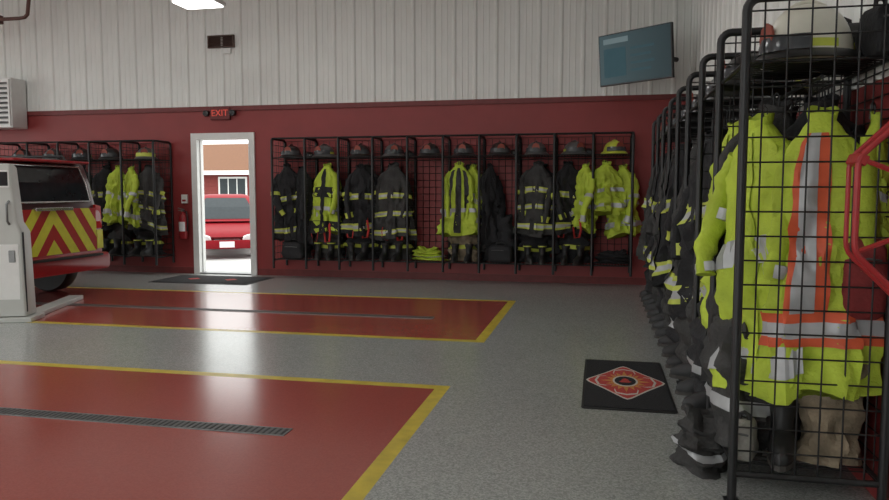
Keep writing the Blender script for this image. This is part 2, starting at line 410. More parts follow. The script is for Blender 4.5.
def helmet(label, loc, rz, shell, sc=1, front='shield', visor='visor', brim=None, group='helmets on the rack shelves', mark=None, tall=1.0):
    t = thing('fire_helmet', label, 'helmet', loc, rz, group)
    a = MB(); n = 32; rg = []
    for i in range(12):
        el = i/11*PI/2*.985; cr_, h = math.cos(el)**.8, math.sin(el)
        rg.append([(.108*sc*cr_*math.cos(2*PI*j/n)*(1+.025*abs(math.cos(4*PI*j/n))), .135*sc*cr_*math.sin(2*PI*j/n)*(1+.025*abs(math.cos(4*PI*j/n))), (.022+.108*h*tall)*sc) for j in range(n)])
    a.loft(rg); a.build('shell', shell, t, smooth=True)
    bk = 1 if tall == 1.0 else .86
    a = MB(); rg = []
    for k, h in ((.98,.032),(1.2*(bk+1)/2,.024),(1.46*bk,.006),(1.49*bk,.001),(1.43*bk,-.001),(1.0,.015)):
        ring = []
        for j in range(n):
            th = 2*PI*j/n; ex = 1+(.16 if math.sin(th) > 0 else .0)*math.sin(th)**2
            ring.append((.108*sc*k*math.cos(th), .135*sc*k*math.sin(th)*ex, h*sc+.001))
        rg.append(ring)
    a.loft(rg, True, False); a.build('brim', brim or shell, t, smooth=True)
    a = MB(); a.tube([(0,.124*sc*math.cos(R(q)), (.026+.110*tall*math.sin(R(q)))*sc) for q in range(10,171,10)], .009*sc, 8)
    a.build('crest', shell, t, smooth=True)
    if front:
        a = MB(); pr = [(-.035,.045),(.035,.045),(.042,.08),(.03,.11),(0,.125),(-.03,.11),(-.042,.08)]
        a.prism([(x*sc, -.14*sc, z*sc) for x, z in pr], (0,.008*sc,0)); a.build('front_shield', front, t)
    if visor:
        a = MB(); rg = []
        for z, k in ((.028,1.13),(.05,1.12),(.075,1.07)):
            rg.append([(.108*sc*k*math.cos(R(q)), .135*sc*k*math.sin(R(q)), z*sc) for q in range(200,341,10)])
        a.loft(rg, False, False); a.build('visor', visor, t, smooth=True)
    if mark:
        for q0 in (-25, 60, 145, 230):
            a = MB(); rg = []
            for z, k in ((.035,1.035),(.06,1.02)):
                rg.append([(.108*sc*k*math.cos(R(q0+q)), .135*sc*k*math.sin(R(q0+q)), z*sc) for q in range(0,41,8)])
            a.loft(rg, False, False); a.build('reflective_mark', mark, t, smooth=True)
    return t

def boot(label, loc, rz, m_='rubber', trim='lime', group='boots on the rack shelves', h=.30, sc=1):
    t = thing('rubber_boot', label, 'boot', loc, rz, group)
    a = MB(); rg = []
    for (z, cy, hx, hy) in ((.018,-.055,.045,.14),(.04,-.055,.048,.142),(.065,-.05,.047,.135),(.085,-.03,.044,.11),(.105,.0,.042,.075),(.13,.012,.042,.06),(.2,.015,.05,.06),(h-.03,.015,.058,.066),(h,.015,.06,.068),(h,.015,.053,.06),(h-.05,.015,.05,.056)):
        rg.append([(hx*math.cos(2*PI*j/16), cy+hy*math.sin(2*PI*j/16), z) for j in range(16)])
    a.loft(rg); a.build('upper', m_, t, smooth=True)
    a = MB(); a.loft([[((.048)*math.cos(2*PI*j/16)*(1 if math.sin(2*PI*j/16)<.2 else .9), -.055+.146*math.sin(2*PI*j/16), z) for j in range(16)] for z in (0,.02)])
    a.build('sole', 'sole', t)
    a = MB(); a.loft([[((.061)*math.cos(2*PI*j/16), .015+.0695*math.sin(2*PI*j/16), z) for j in range(16)] for z in (h-.025,h-.01)], True, False)
    a.build('top_trim', trim, t, smooth=True)
    t.scale = (sc, sc, sc)
    return t

def pants(label, loc, rz, m_='black', strap='redstrap', hgt=.34, sx=1, group='bunched trousers on the rack shelves', band='lime', reach=.15):
    t = thing('bunker_trousers', label, 'trousers', loc, rz, group); sd = rnd.random()*9
    lean = rnd.uniform(-.05,.05)
    def P(u, th):
        k = 1+.13*math.sin(u*20+sd+math.sin(th)*2.2+math.cos(2*th+sd))+.09*math.sin(3*th+sd+4*u)
        c, q = math.cos(th), math.sin(th)
        nz = noise.noise(Vector((c*2+sd, q*2, u*4+sd)))*.06+noise.noise(Vector((c*5+sd, q*5, u*9)))*.03
        tp = 1-max(0,u-.7)*1.1
        return Vector(((.18*sx*k*(1-.15*u)+nz)*c*tp+lean*u, ((.115*k*(1-.08*u)+nz*.6)*q-(.04*u if q < 0 else 0))*tp, hgt*u+(.03*math.sin(2*th+sd)+nz*.5)*u))
    a = MB(); rg = [[P(i/26, 2*PI*j/30) for j in range(30)] for i in range(27)]
    top = rg[-1]; c = sum(top, Vector())/30
    rg.append([c+(p-c)*.8+Vector((0,0,.012)) for p in top]); rg.append([c+(p-c)*.6-Vector((0,0,.03)) for p in top])
    a.loft(rg); a.build('trouser_folds', m_, t, smooth=True)
    if band:
        a = MB()
        rb = []
        for u in (.30,.345,.39):
            rb.append([Vector((P(u,2*PI*j/30).x*1.03, P(u,2*PI*j/30).y*1.03, P(u,2*PI*j/30).z)) for j in range(30)])
        a.loft(rb, True, False); a.build('reflective_band', band, t, smooth=True)
    if strap:
        for sg in (-1,1):
            x = sg*.08*sx; w_ = .022*sg
            a = MB(); a.tube([(x,-.05,hgt-.02),(x+w_,-.12,hgt+.045),(x+w_*2,-reach-.03,hgt-.02),(x+w_*3,-reach-.045,hgt-.15),(x+w_*2,-reach-.04,hgt-.26),(x-w_,-reach-.035,hgt-.27),(x-w_*2,-reach-.03,hgt-.12)], .015, 6, flat=.4)
            a.build('suspender', strap, t, smooth=True)
    return t

def bag(label, loc, rz, m_, w_=.16, d_=.11, h=.3, hang=True, group=None):
    t = thing('gear_bag', label, 'bag', loc, rz, group); sd = rnd.random()*20
    def ring(u, k):
        out = []
        for x, y in rr(0,0,w_*k,d_*k,min(w_,d_)*k*.45):
            nz = 1+.16*noise.noise(Vector((x*9+sd, y*9, u*4)))
            out.append((x*nz, y*nz, h*u))
        return out
    a = MB(); a.loft([ring(u,k) for u, k in ((0,.7),(.05,.93),(.18,1.0),(.3,1.03),(.45,1.0),(.6,1.0),(.75,.95),(.85,.9),(.97,.72),(1,.45))]); a.build('bag_body', m_, t, smooth=True)
    a = MB(); a.tube([(-w_*.4,0,h*.95),(-w_*.35,0,h*(1.35 if hang else 1.12)),(0,0,h*(1.5 if hang else 1.17)),(w_*.35,0,h*(1.35 if hang else 1.12)),(w_*.4,0,h*.95)], .010, 6); a.build('strap', 'rubber', t, smooth=True)
    a = MB(); a.tube([(-w_*.6,-d_*.95,h*.72),(0,-d_*1.03,h*.74),(w_*.6,-d_*.95,h*.72)], .005, 6); a.build('zip', 'darkmetal', t, smooth=True)
    return t

HZ = 1.812; CZ = 1.665
def cbx(bay, dx=0): return CX0+(bay-.5)*CBW+dx
SH = BZ+.148
def cplace(b): return 'in the %s bay right of the doorway' % ORD[b-1]
cy = YF+.20
G1 = 'coats in the rack right of the doorway'
coat('black banded turnout coat nearest the doorway '+cplace(1), (cbx(1,-.10), cy, CZ), R(25), 'black', [(.40,.47,'trim'),(.84,.91,'trim')], sx=.98, L=1.05, group=G1)
coat('plain black coat beside the banded one '+cplace(1), (cbx(1,.12), cy+.05, CZ-.03), R(-30), 'black', [], cuffs=None, sx=1.05, L=1.12, group=G1)
coat('lime jacket with black middle '+cplace(2), (cbx(2,.03), cy-.02, CZ), R(-14), 'neon', [(.30,.46,'black'),(.60,.66,'silver'),(.82,1.0,'black')], sx=1.12, flap='black', cuffs='silver', group=G1)
coat('black turnout coat with lime bands '+cplace(3), (cbx(3,.02), cy, CZ-.02), R(18), 'black', TB, sx=1.22, group=G1)
coat('widest charcoal turnout coat with lime bands '+cplace(4), (cbx(4,.02), cy-.03, CZ), R(-6), 'char', [(.36,.44,'trim'),(.62,.69,'trim'),(.87,.94,'trim')], sx=1.32, sy=1.2, L=1.02, group=G1)
coat('lime jacket with two grey vertical stripes '+cplace(6), (cbx(6,-.05), cy-.04, CZ), R(4), 'neon', [(.62,.68,'silver')], [(-125,-108,.06,.62,'char'),(-72,-55,.06,.62,'char')], sx=1.16, cuffs='silver', group=G1, flap='char')
coat('second lime jacket behind the striped one '+cplace(6), (cbx(6,.13), cy+.08, CZ-.03), R(-20), 'neon', SB, sx=.85, L=.8, cuffs='silver', group=G1)
coat('narrow plain black coat at the left divider '+cplace(7), (cbx(7,-.14), cy+.06, CZ-.02), R(40), 'black', [], sx=.75, L=1.05, cuffs=None, group=G1)
coat('charcoal turnout coat with lime bands '+cplace(8), (cbx(8,.03), cy-.02, CZ), R(-8), 'char', [(.30,.38,'trim'),(.55,.62,'trim'),(.83,.91,'trim')], sx=1.28, sy=1.1, group=G1)
coat('black turnout coat half behind a lime jacket '+cplace(9), (cbx(9,-.08), cy, CZ), R(22), 'black', TB, sx=1.16, group=G1)
coat('narrow lime jacket against the right divider '+cplace(9), (cbx(9,.16), cy-.06, CZ-.03), R(-50), 'neon', [(.55,.62,'silver')], sx=.84, L=.8, cuffs='silver', group=G1)
coat('short lime vest with grey bands '+cplace(10), (cbx(10,-.08), cy-.04, CZ+.0), R(8), 'neon', SB, sx=1.05, sy=1.2, L=.64, sleeves=False, name='safety_vest', cat='vest', group=G1)
coat('lime jacket right of the short vest '+cplace(10), (cbx(10,.14), cy+.04, CZ-.05), R(-25), 'neon', SB, sx=.96, sy=1.1, L=.9, cuffs='silver', group=G1)
for b in (2, 3, 4, 6, 8):
    coat('plain dark coat behind the front coat '+cplace(b), (cbx(b, rnd.uniform(-.08,.08)), YF+.39, CZ-.02), R(rnd.uniform(-20,20)), 'char' if b in (3,6) else 'black', [], cuffs=None, sx=1.35, sy=.8, L=1.2, group=G1)

shells = ['hblack','hgrey','hblack','hgrey','hblack','hblack','hblack','hgrey','hgrey','hyellow']
words = {'hblack':'black','hgrey':'grey','hyellow':'lime yellow','hwhite':'cream white'}
for b in range(1, 11):
    helmet('%s fire helmet on the shelf above the %s bay right of the doorway' % (words[shells[b-1]], ORD[b-1]), (cbx(b, rnd.uniform(-.04,.04)), YF+.22, HZ), R(rnd.uniform(-35,35)), shells[b-1], sc=1.25, brim='hyellow' if b == 10 else None, visor='visor', mark='lime' if b in (2,4,8,9) else None, tall=1.12)
for b in (1, 4, 7, 9):
    helmet('smaller black helmet above the %s bay right of the doorway' % ORD[b-1], (cbx(b,.18), YF+.38, HZ), R(60), 'hblack', sc=.66, front=None)
pm = {1:'black',2:'char',3:'black',4:'char',5:'neon',6:'tan',7:'black',8:'black',9:'black',10:'black'}
pw = {'black':'black','char':'charcoal','neon':'lime','tan':'tan'}
for b in range(1, 11):
    red = b in (2, 3, 4, 9)
    pants('%s bunched trousers%s low ' % (pw[pm[b]], ' with red suspenders' if red else '')+cplace(b), (cbx(b, rnd.uniform(-.03,.03)), YF+.29, SH), R(rnd.uniform(-15,15)), pm[b], 'redstrap' if red else None, hgt=.16 if b in (5,10) else rnd.uniform(.48,.64), sx=1.25, band='silver' if b == 5 else (None if b in (1,7,10) else 'lime'), reach=.17)
    if b in (5, 10): continue
    if b in (1, 7):
        bag('lumpy black gear bag on the bottom shelf '+cplace(b), (cbx(b, .04), YF+.09, SH), R(rnd.uniform(-15,15)), 'black', .18, .09, .24, False, 'bags on the bottom rack shelves')
        continue
    for sg, sw in ((-1,'left'),(1,'right')):
        boot('black rubber boot, %s of the pair ' % sw+cplace(b), (cbx(b, sg*.1), YF+.10, SH), R(sg*-8+rnd.uniform(-16,16)), h=.25, trim='lime' if b in (2,8) else 'char')

def lbx(b, dx=0): return LX1-(b-.5)*LBW+dx
def lpl(b): return 'in the %s bay left of the doorway' % ORD[b-1]
G2 = 'coats in the rack left of the doorway'
coat('charcoal turnout coat with lime bands '+lpl(1), (lbx(1,.08), cy, CZ), R(10), 'char', [(.36,.43,'trim'),(.6,.66,'trim'),(.86,.92,'trim')], sx=1.2, sy=1.1, group=G2)
coat('lime jacket beside the charcoal coat '+lpl(1), (lbx(1,-.19), cy-.06, CZ-.02), R(-30), 'neon', SB, sx=.88, L=.8, cuffs='silver', group=G2)
coat('lime jacket '+lpl(2), (lbx(2,.10), cy, CZ), R(20), 'neon', SB, sx=.76, L=.85, cuffs='silver', group=G2)
coat('black turnout coat with lime bands '+lpl(2), (lbx(2,-.14), cy+.03, CZ), R(35), 'black', TB, sx=1.05, group=G2)
coat('black turnout coat with lime bands '+lpl(3), (lbx(3), cy, CZ), R(-15), 'black', TB, sx=1.2, group=G2)
coat('charcoal coat with lime bands '+lpl(4)+' behind the truck', (lbx(4), cy, CZ), R(15), 'char', TB, sx=1.0, group=G2)
coat('black coat with lime bands '+lpl(5)+' behind the truck', (lbx(5), cy, CZ), R(-10), 'black', TB, sx=1.0, group=G2)
for b in range(1, 6):
    sh = ['hgrey','hblack','hblack','hgrey','hblack'][b-1]
    helmet('%s fire helmet on the shelf above the %s bay left of the doorway' % (words[sh], ORD[b-1]), (lbx(b, rnd.uniform(-.05,.05)), YF+.22, HZ), R(rnd.uniform(-40,40)), sh, sc=1.25, visor='lime' if b == 1 else 'visor', mark='lime' if b in (1,3) else None, tall=1.12)
for b in range(1, 4):
    m_ = ['black','char','black'][b-1]
    pants('%s bunched trousers low ' % pw[m_]+lpl(b), (lbx(b), YF+.30, SH), R(rnd.uniform(-12,12)), m_, None, hgt=rnd.uniform(.46,.56), sx=1.25)
    for sg, sw in ((-1,'left'),(1,'right')):
        boot('black rubber boot, %s of the pair ' % sw+lpl(b), (lbx(b, sg*.1), YF+.10, SH), R(rnd.uniform(-10,10)), h=.25, trim='lime' if b == 1 else 'char')

# right-hand rack: bay one is the nearest
RY0 = RY1-RN*RBW
def rby(b, dy=0): return RY0+(b-.5)*RBW+dy
def rpl(b): return 'in the %s bay of the right-hand rack' % (ORD[b-1] if b > 1 else 'nearest')
G3 = 'coats in the right-hand rack'
RHZ = RSH+.012; RCZ = 1.64
coat('large lime jacket with broad silver bands '+rpl(1), (.70, rby(1,.06), 1.60), R(-55), 'neon', [(.42,.52,'silver'),(.82,.92,'silver')], sx=1.15, sy=1.15, L=1.2, cuffs='silver', group=G3, rum=1.45)
coat('lime vest with orange and silver stripes behind the nearest wire panel', (.90, RY0+.16, 1.60), R(-8), 'neon', [(.70,.735,'orange'),(.735,.79,'silver'),(.79,.825,'orange')],
     [(-122,-82,.05,.70,'orange','orange_stripe',1.03,.004),(-112,-93,.05,.70,'silver','reflective_strip',1.06,.007)], sx=.98, sy=.98, L=1.14, sleeves=False, name='safety_vest', cat='vest', group=G3, flap=None, rum=1.25)
coat('black coat behind the orange-striped vest '+rpl(1), (.97, rby(1,.12), 1.68), R(-20), 'black', TB, sx=1.2, sy=1.3, L=1.25, group=G3)
coat('lime jacket at the far right '+rpl(1), (1.10, RY0+.15, 1.58), R(35), 'neon', [(.5,.56,'silver')], sx=.30, sy=.5, L=.58, cuffs=None, group=G3, flap=None, rum=.7)
coat('charcoal coat squeezed behind the large lime jacket '+rpl(1), (.80, rby(1,.24), 1.68), R(-20), 'char', [], cuffs=None, sx=1.15, L=1.35, group=G3, rum=1.0)
for b in range(2, 9):
    k = {2:'neon',3:'black',4:'char',5:'black',6:'char',7:'black',8:'char'}[b]
    dn = k == 'neon'
    coat('%s %s '%('lime' if dn else {'black':'black','char':'charcoal'}[k], 'jacket with silver bands' if dn else 'turnout coat with lime bands')+rpl(b), (.70-.05*(b > 4)+.02*dn, rby(b,.02), RCZ), R(-90+rnd.uniform(-20,25)), k, SB if dn else TB, sx=1.2, sy=1.4 if not dn else 1.15, L=1.1, cuffs='silver' if dn else ('trim' if b in (3,5,7) else None), group=G3, rum=1.4)
    coat('plain black coat at the back '+rpl(b), (.93, rby(b,.0), 1.68), R(-90+rnd.uniform(-15,15)), 'black', [], sx=1.4, sy=1.5, L=1.35, cuffs=None, group=G3, rum=1.0)
def rab(b): return 'above the %s bay of the right-hand rack' % (ORD[b-1] if b > 1 else 'nearest')
for b in range(1, 9):
    sh = ['hwhite','hblack','hgrey','hblack','hblack','hgrey','hblack','hblack'][b-1]
    helmet('%s fire helmet on the shelf ' % words[sh]+rab(b), (.76, rby(b,-.08), RHZ) if b > 1 else (.85, rby(1,-.10), RHZ), R(-90+rnd.uniform(-30,30)) if b > 1 else R(-75), sh, sc=1.15 if b > 1 else 1.32, brim='hblack' if b == 1 else None, visor='visor', mark='lime' if b == 1 else None, tall=1.5 if b == 1 else 1.12)
helmet('black helmet with cream visor just behind the cream white helmet', (.84, rby(1,.22), RHZ), R(-40), 'hblack', sc=.85, visor='hwhite')
helmet('lime yellow fire helmet on the shelf '+rab(2), (.95, rby(2,.16), RHZ), R(-50), 'hyellow', sc=.9)
bag('black gear bag on the shelf right of the cream helmet', (1.09, RY0+.13, RHZ), R(10), 'black', .05, .09, .20, False)
bag('charcoal gear bag at the back of the shelf above the orange-striped vest', (1.06, RY0+.48, RHZ), R(5), 'char', .07, .14, .20, False)
for b in range(1, 9):
    m_ = ['tan','black','char','black','black','char','black','black'][b-1]
    pants('%s bunched trousers low ' % pw[m_]+rpl(b), (.98, RY0+.19, .148) if b == 1 else (.94, rby(b), .148), R(-90 if b > 1 else -12), m_, None, hgt=.60 if b == 1 else .45, sx=.62 if b == 1 else 1.3, band=None if b == 1 else 'lime')
    pants('dark gear trousers heaped at the front '+rpl(b), (.66, rby(b, .10 if b == 1 else .05), .148), R(-80), 'char' if b % 2 else 'black', None, hgt=.56 if b == 1 else .55, sx=1.4, band='silver' if b in (1,2,4) else None)
    if b == 1:
        boot('worn black rubber boot standing below the orange-striped vest', (.80, RY0+.20, .148), R(-14), h=.36, trim='silver', sc=1.15)
        bag('lumpy pale grey gear bag at the bottom front corner of the nearest right-hand bay', (.63, RY0+.13, .148), R(-20), 'palebag', .05, .08, .17, False)
        bag('black gear bag heaped at the back bottom of the nearest right-hand bay', (.86, RY0+.45, .148), R(10), 'black', .20, .12, .42, False)
        continue
    for sg, sw in ((-1,'nearer'),(1,'farther')):
        boot('black rubber boot, %s of the front pair ' % sw+rpl(b), (.64, rby(b, sg*.15), .148), R(-90+rnd.uniform(-14,14)), h=.32, trim='lime' if b == 5 else 'silver' if b == 2 else 'char')
pants('charcoal trousers crumpled on the floor against the near rack post', (.50, RY0+.42, 0), R(84), 'char', None, hgt=.24, sx=.95, band='silver', group='gear on the floor by the right-hand rack')

bag('dark red cloth bag hanging beside the vest in the nearest right-hand bay', (1.055, RY0+.11, .78), R(5), 'redbag', .085, .07, .34)

# red reel beside the rack end: an eight-sided tube rim with straight spokes
t = thing('hose_reel', 'large red tube reel with straight spokes beside the near end of the right-hand rack', 'reel', (1.345, 2.93, 1.25), 0)
RO = .455; NS = 8
def octo(yy):
    pts = []
    V = [Vector((RO*math.cos(R(22.5+45*k)), yy, RO*math.sin(R(22.5+45*k)))) for k in range(NS)]
    for i, p in enumerate(V):
        da = (V[i-1]-p).normalized()*.035; db = (V[(i+1)%NS]-p).normalized()*.035
        for u in (0,.33,.67,1): pts.append(p+da*(1-u)**2+db*u**2)
    return pts
for yy, rr2 in ((0,.012),(.10,.009)):
    a = MB(); a.tube(octo(yy), rr2, 8, True); a.build('rim', 'reel', t, smooth=True)
for k in range(NS):
    an = R(22.5+45*k); q = RO*.97
    a = MB(); a.tube([(.02*math.cos(an),0,.02*math.sin(an)),(q*math.cos(an),0,q*math.sin(an))], .010, 6); a.build('spoke', 'reel', t, smooth=True)
    if k % 2 == 1:
        a = MB(); a.box((q*math.cos(an),.05,q*math.sin(an)), (.04,.12,.04), Matrix.Rotation(-an,3,'Y')); a.build('clamp_plate', 'reel', t, bevel=.006)
a = MB(); a.lathe([(.04,-.02),(.05,-.01),(.05,.10),(.03,.11)], 20, axis='y'); a.build('hub', 'reel', t, smooth=True)
a = MB(); a.tube([(.02,.07,0),(.05,.15,.0),(.05,.22,.0)], .014, 6); a.build('wall_bracket', 'rack', t)

# ------------------------------------------------------------------ vehicles
def vehicle(name, label, cat, loc, rz, paint, chev, zroof=1.72, zbelt=1.08, lng=4.6, hw=.88, glass='glass', cab=None, hood=0, tum=0, lsc=1):
    t = thing(name, label, cat, loc, rz)
    st = [(0,.36,zbelt-.05,hw-.06),(-.06,.32,zbelt,hw-.01),(-.5,.30,zbelt+.01,hw),(-2.0,.28,zbelt,hw),(-3.1,.28,zbelt-.03,hw),(-3.5,.29,zbelt-.10-hood*.4,hw),(-lng+.35,.30,zbelt-.18-hood*.8,hw-.04),(-lng+.10,.32,zbelt-.26-hood,hw-.10),(-lng,.36,zbelt-.36-hood,hw-.16)]
    a = MB(); a.loft([[(x, y, z) for y, z in rr(0,(zb+zt)/2,h,(zt-zb)/2,.09+tum*.6)] for x, zb, zt, h in st]); a.build('body', paint, t, smooth=True)
    def ring(z, x0, x1, h): return [(x, y, z) for x, y in rr((x0+x1)/2,0,(x1-x0)/2,h,.12)]
    a = MB(); zm = (zbelt+zroof)/2
    if chev: rxs = (-.03,-.07,-.12,-.18,-.30)
    else: rxs = (-.03,-.13,-.24,-.3,-.42)
    a.loft([ring(zbelt-.03,-3.35,rxs[0],hw-.03), ring(zm,-2.95,rxs[1],hw-.08-tum*.5), ring(zroof-.07,-2.6,rxs[2],hw-.13-tum), ring(zroof-.015,-2.45,rxs[3],hw-.2-tum), ring(zroof,-2.3,rxs[4],hw-.3-tum)])
    a.build('cabin', cab or paint, t, smooth=True)
    def rx(z): return (rxs[0]+(rxs[1]-rxs[0])*(z-zbelt+.03)/(zm-zbelt+.03)) if z < zm else (rxs[1]+(rxs[2]-rxs[1])*(z-zm)/(zroof-.07-zm))
    def fx(z): return (-3.35+.40*(z-zbelt+.03)/(zm-zbelt+.03)) if z < zm else (-2.95+.35*(z-zm)/(zroof-.07-zm))
    def sy(z): return (hw-.03-(.05+tum*.5)*(z-zbelt+.03)/(zm-zbelt+.03)) if z < zm else (hw-.08-tum*.5-(.05+tum*.5)*(z-zm)/(zroof-.07-zm))
    zz = [zbelt+(.06 if chev else .03), zm, zroof-.09]
    ex = .03 if chev else 0
    ww = (hw-.19-ex, hw-.22-tum*.5-ex, hw-.28-tum-ex)
    a = MB(); a.loft([[(rx(z)+.008, -w_, z), (rx(z)+.008, w_, z)] for z, w_ in zip(zz, ww)], False, False); rw = a.build('rear_window', glass, t)
    a = MB(); pth = [(rx(z)+.012, -w_, z) for z, w_ in zip(zz, ww)]+[(rx(z)+.012, w_, z) for z, w_ in reversed(list(zip(zz, ww)))]
    a.tube(pth, .012, 6, True); a.build('window_surround', 'chrome', rw, smooth=True)
    a = MB(); a.loft([[(fx(z)-.012, -w_-.03, z), (fx(z)-.012, w_+.03, z)] for z, w_ in zip(zz, ww)], False, False); a.build('windscreen', glass, t)
    for sg in (-1,1):
        for (xa, xb) in ((-1.0,-.28),(-1.85,-1.08),(-2.72,-1.93)):
            a = MB(); a.loft([[(xa+(.0 if xa > -2.5 else .18*i), sg*(sy(z)+.008), z), (xb-(.10*i if xb > -.5 else 0), sg*(sy(z)+.008), z)] for i, z in enumerate(zz)], False, False)
            a.build('side_window', glass, t)
        a = MB(); a.box((-2.95, sg*(hw+.08), zbelt+.10), (.10,.18,.14)); a.build('wing_mirror', paint, t, bevel=.03)
        a = MB(); a.prism([(.004,sg*(hw-.17),zbelt-.28),(.004,sg*(hw-.05),zbelt-.28),(-.02,sg*(hw-.03),zbelt+.0),(-.01,sg*(hw-.15),zbelt+.02)], (-.06,0,0)); a.build('tail_lamp', 'tail', t)
        a = MB(); a.lathe([(.02,0),(.10,.01),(.12,.05),(.10,.07)], 18, (0,0,0), 'x'); hl = a.build('headlamp', 'lamp', t, smooth=True); hl.location = (-lng-.03, sg*(hw-.27), zbelt-.43-hood+.03*(lsc > 1)); hl.scale = (1,1.6*lsc,.8*lsc)
        for wx in (-.75, -lng+.85):
            r = .36
            a = MB(); a.lathe([(r*.6,-.10),(r*.94,-.105),(r,-.07),(r,.07),(r*.94,.105),(r*.6,.10)], 32, (0,0,0), 'y'); wh = a.build('wheel', 'rubber', t, smooth=True, loc=(wx, sg*(hw-.085), r))
            a = MB(); a.lathe([(.03,.125),(r*.2,.12),(r*.25,.10),(r*.55,.105),(r*.62,.115),(r*.62,.06)] if sg > 0 else [(.03,-.125),(r*.2,-.12),(r*.25,-.10),(r*.55,-.105),(r*.62,-.115),(r*.62,-.06)], 24, (0,0,0), 'y'); a.build('rim', 'chrome', wh, smooth=True)
            a = MB(); a.tube([(wx+(r+.05)*math.cos(q), sg*(hw+.0), r+(r+.05)*math.sin(q)) for q in [PI*k/14 for k in range(15)]], .035, 6); a.build('wheel_arch', 'rubber', t, smooth=True)
    a = MB(); a.loft([[(x, y, z) for y, z in rr(0,.43,h,.10,.05)] for x, h in ((-.15,hw),(.06,hw-.01),(.11,hw-.06))]); a.build('rear_bumper', paint if chev else 'rubber', t, smooth=True)
    a = MB(); a.loft([[(x, y, z) for y, z in rr(0,.36,h,.10,.05)] for x, h in ((-lng+.2,hw-.02),(-lng-.05,hw-.08),(-lng-.10,hw-.16))]); a.build('front_bumper', paint, t, smooth=True)
    zg = zbelt-.50-hood
    gw = .40 if lsc == 1 else .30
    a = MB(); a.bx(-lng-.03,-lng+.04,-gw,gw,zg,zg+.12,0)
    for q in range(3): a.bx(-lng-.036,-lng-.028,-gw+.01,gw-.01,zg+.01+q*.038,zg+.02+q*.038,1)
    a.build('grille', ['rubber','chrome'], t)
    a = MB(); a.box((-lng-.108,0,.36),(.01,.34,.14)); a.build('number_plate', 'plate', t)
    if chev:
        z0, z1, h = .56, zbelt-.02, hw-.16; cp = MB(); w_ = .155
        cp.prism([(.004,-h,z0),(.004,h,z0),(.004,h,z1),(.004,-h,z1)], (-.012,0,0), 0)
        for sg in (-1,1):
            c = -1.2
            while c < 2.2:
                pl = [(c,z0),(c+w_,z0),(c+w_-(z1-z0)*.75,z1),(c-(z1-z0)*.75,z1)]
                def clip(pl, lim, ge):
                    out = []
                    for i in range(len(pl)):
                        p, q = pl[i], pl[(i+1)%len(pl)]
                        ip = (p[0] >= lim) if ge else (p[0] <= lim); iq = (q[0] >= lim) if ge else (q[0] <= lim)
                        if ip: out.append(p)
                        if ip != iq:
                            u = (lim-p[0])/(q[0]-p[0]); out.append((lim, p[1]+u*(q[1]-p[1])))
                    return out
                pl = clip(pl, 0, True)
                if pl: pl = clip(pl, h, False)
                if len(pl) >= 3: cp.poly([(.0065, sg*y, z) for y, z in pl], 1)
                c += 1.9*w_
        cp.build('chevron_panel', ['chevred','chevlime'], t)
        a = MB(); a.box((.02,0,zbelt-.02),(.05,.6,.04)); a.build('tailgate_handle', 'chrome', t, bevel=.008)
        a = MB(); a.box((-.05,0,zroof-.04),(.20,1.2,.03)); a.build('rear_spoiler', paint, t, bevel=.01)
        a = MB(); a.bx(.06,.13,-.7,.7,.50,.53); a.build('bumper_step', 'rubber', t, bevel=.006)
        for sg in (-1,1):
            a = MB(); a.prism([(.0,sg*(hw-.15),.58),(.0,sg*(hw-.04),.58),(-.01,sg*(hw-.03),zbelt-.30),(-.0,sg*(hw-.15),zbelt-.30)], (.008,0,0)); a.build('corner_marker', 'chevlime', t)
            a = MB(); a.tube([(-.35,sg*(hw-.22),zroof-.02),(-.4,sg*(hw-.22),zroof+.05),(-2.2,sg*(hw-.22),zroof+.05),(-2.25,sg*(hw-.22),zroof-.02)], .016, 6); a.build('roof_rail', 'rubber', t, smooth=True)
    return t
vehicle('fire_truck', 'red fire vehicle with lime chevron stripes across its rear, parked at left', 'truck', (-6.3, 7.38, 0), 0, 'carred', True, zroof=1.70, zbelt=1.12, lng=4.7, hw=.90, cab='cardark')
vehicle('car', 'red car parked outside beyond the open doorway', 'car', (-10.75, 19.5, -.30), R(119), 'caroutred', False, zroof=1.54, zbelt=.90, lng=4.3, hw=.87, glass='clearglass', hood=.03, tum=.13, lsc=1.4)

t = thing('steel_column', 'off-white steel column with dark window and long flat foot beside the truck', 'column', (-5.80, 6.22, 0), R(20))
a = MB(); a.loft([[(x, y, z) for x, y in rr(cx_,0,hx,hy,.03)] for z, cx_, hx, hy in ((.06,0,.16,.13),(.90,-.01,.15,.12),(1.0,-.03,.12,.10),(1.54,-.05,.10,.09),(1.58,-.05,.08,.07))]); a.build('column_body', 'colwhite', t, smooth=True)
a = MB(); a.bx(-.12,.03,-.102,-.088,1.36,1.50); a.build('dark_window', 'glass', t, bevel=.004)
a = MB(); a.bx(-.13,.04,-.10,-.088,1.345,1.36); a.bx(-.13,.04,-.10,-.088,1.50,1.515); a.bx(.03,.042,-.10,-.088,1.345,1.515); a.build('window_frame', 'framewhite', t)
a = MB(); a.tube([(.03,-.11,.98),(.03,-.15,1.01),(.03,-.15,1.18),(.03,-.09,1.21)], .012, 8); a.build('handle', 'steel', t, smooth=True)
a = MB(); a.bx(-.19,.22,-.17,.17,0,.05); a.bx(.0,.17,.17,1.45,0,.05); a.build('foot', 'colwhite', t, bevel=.008)
a = MB(); a.bx(-.12,.11,-.128,-.118,.2,.78); a.build('front_panel', 'framewhite', t, bevel=.004)
a = MB(); a.tube([(.155,-.10,.10),(.147,-.10,.90)], .010, 6); a.build('edge_trim', 'rubber', t, smooth=True)
a = MB(); a.bx(.02,.08,-.14,-.118,.60,.72); a.build('latch', 'steel', t, bevel=.006)

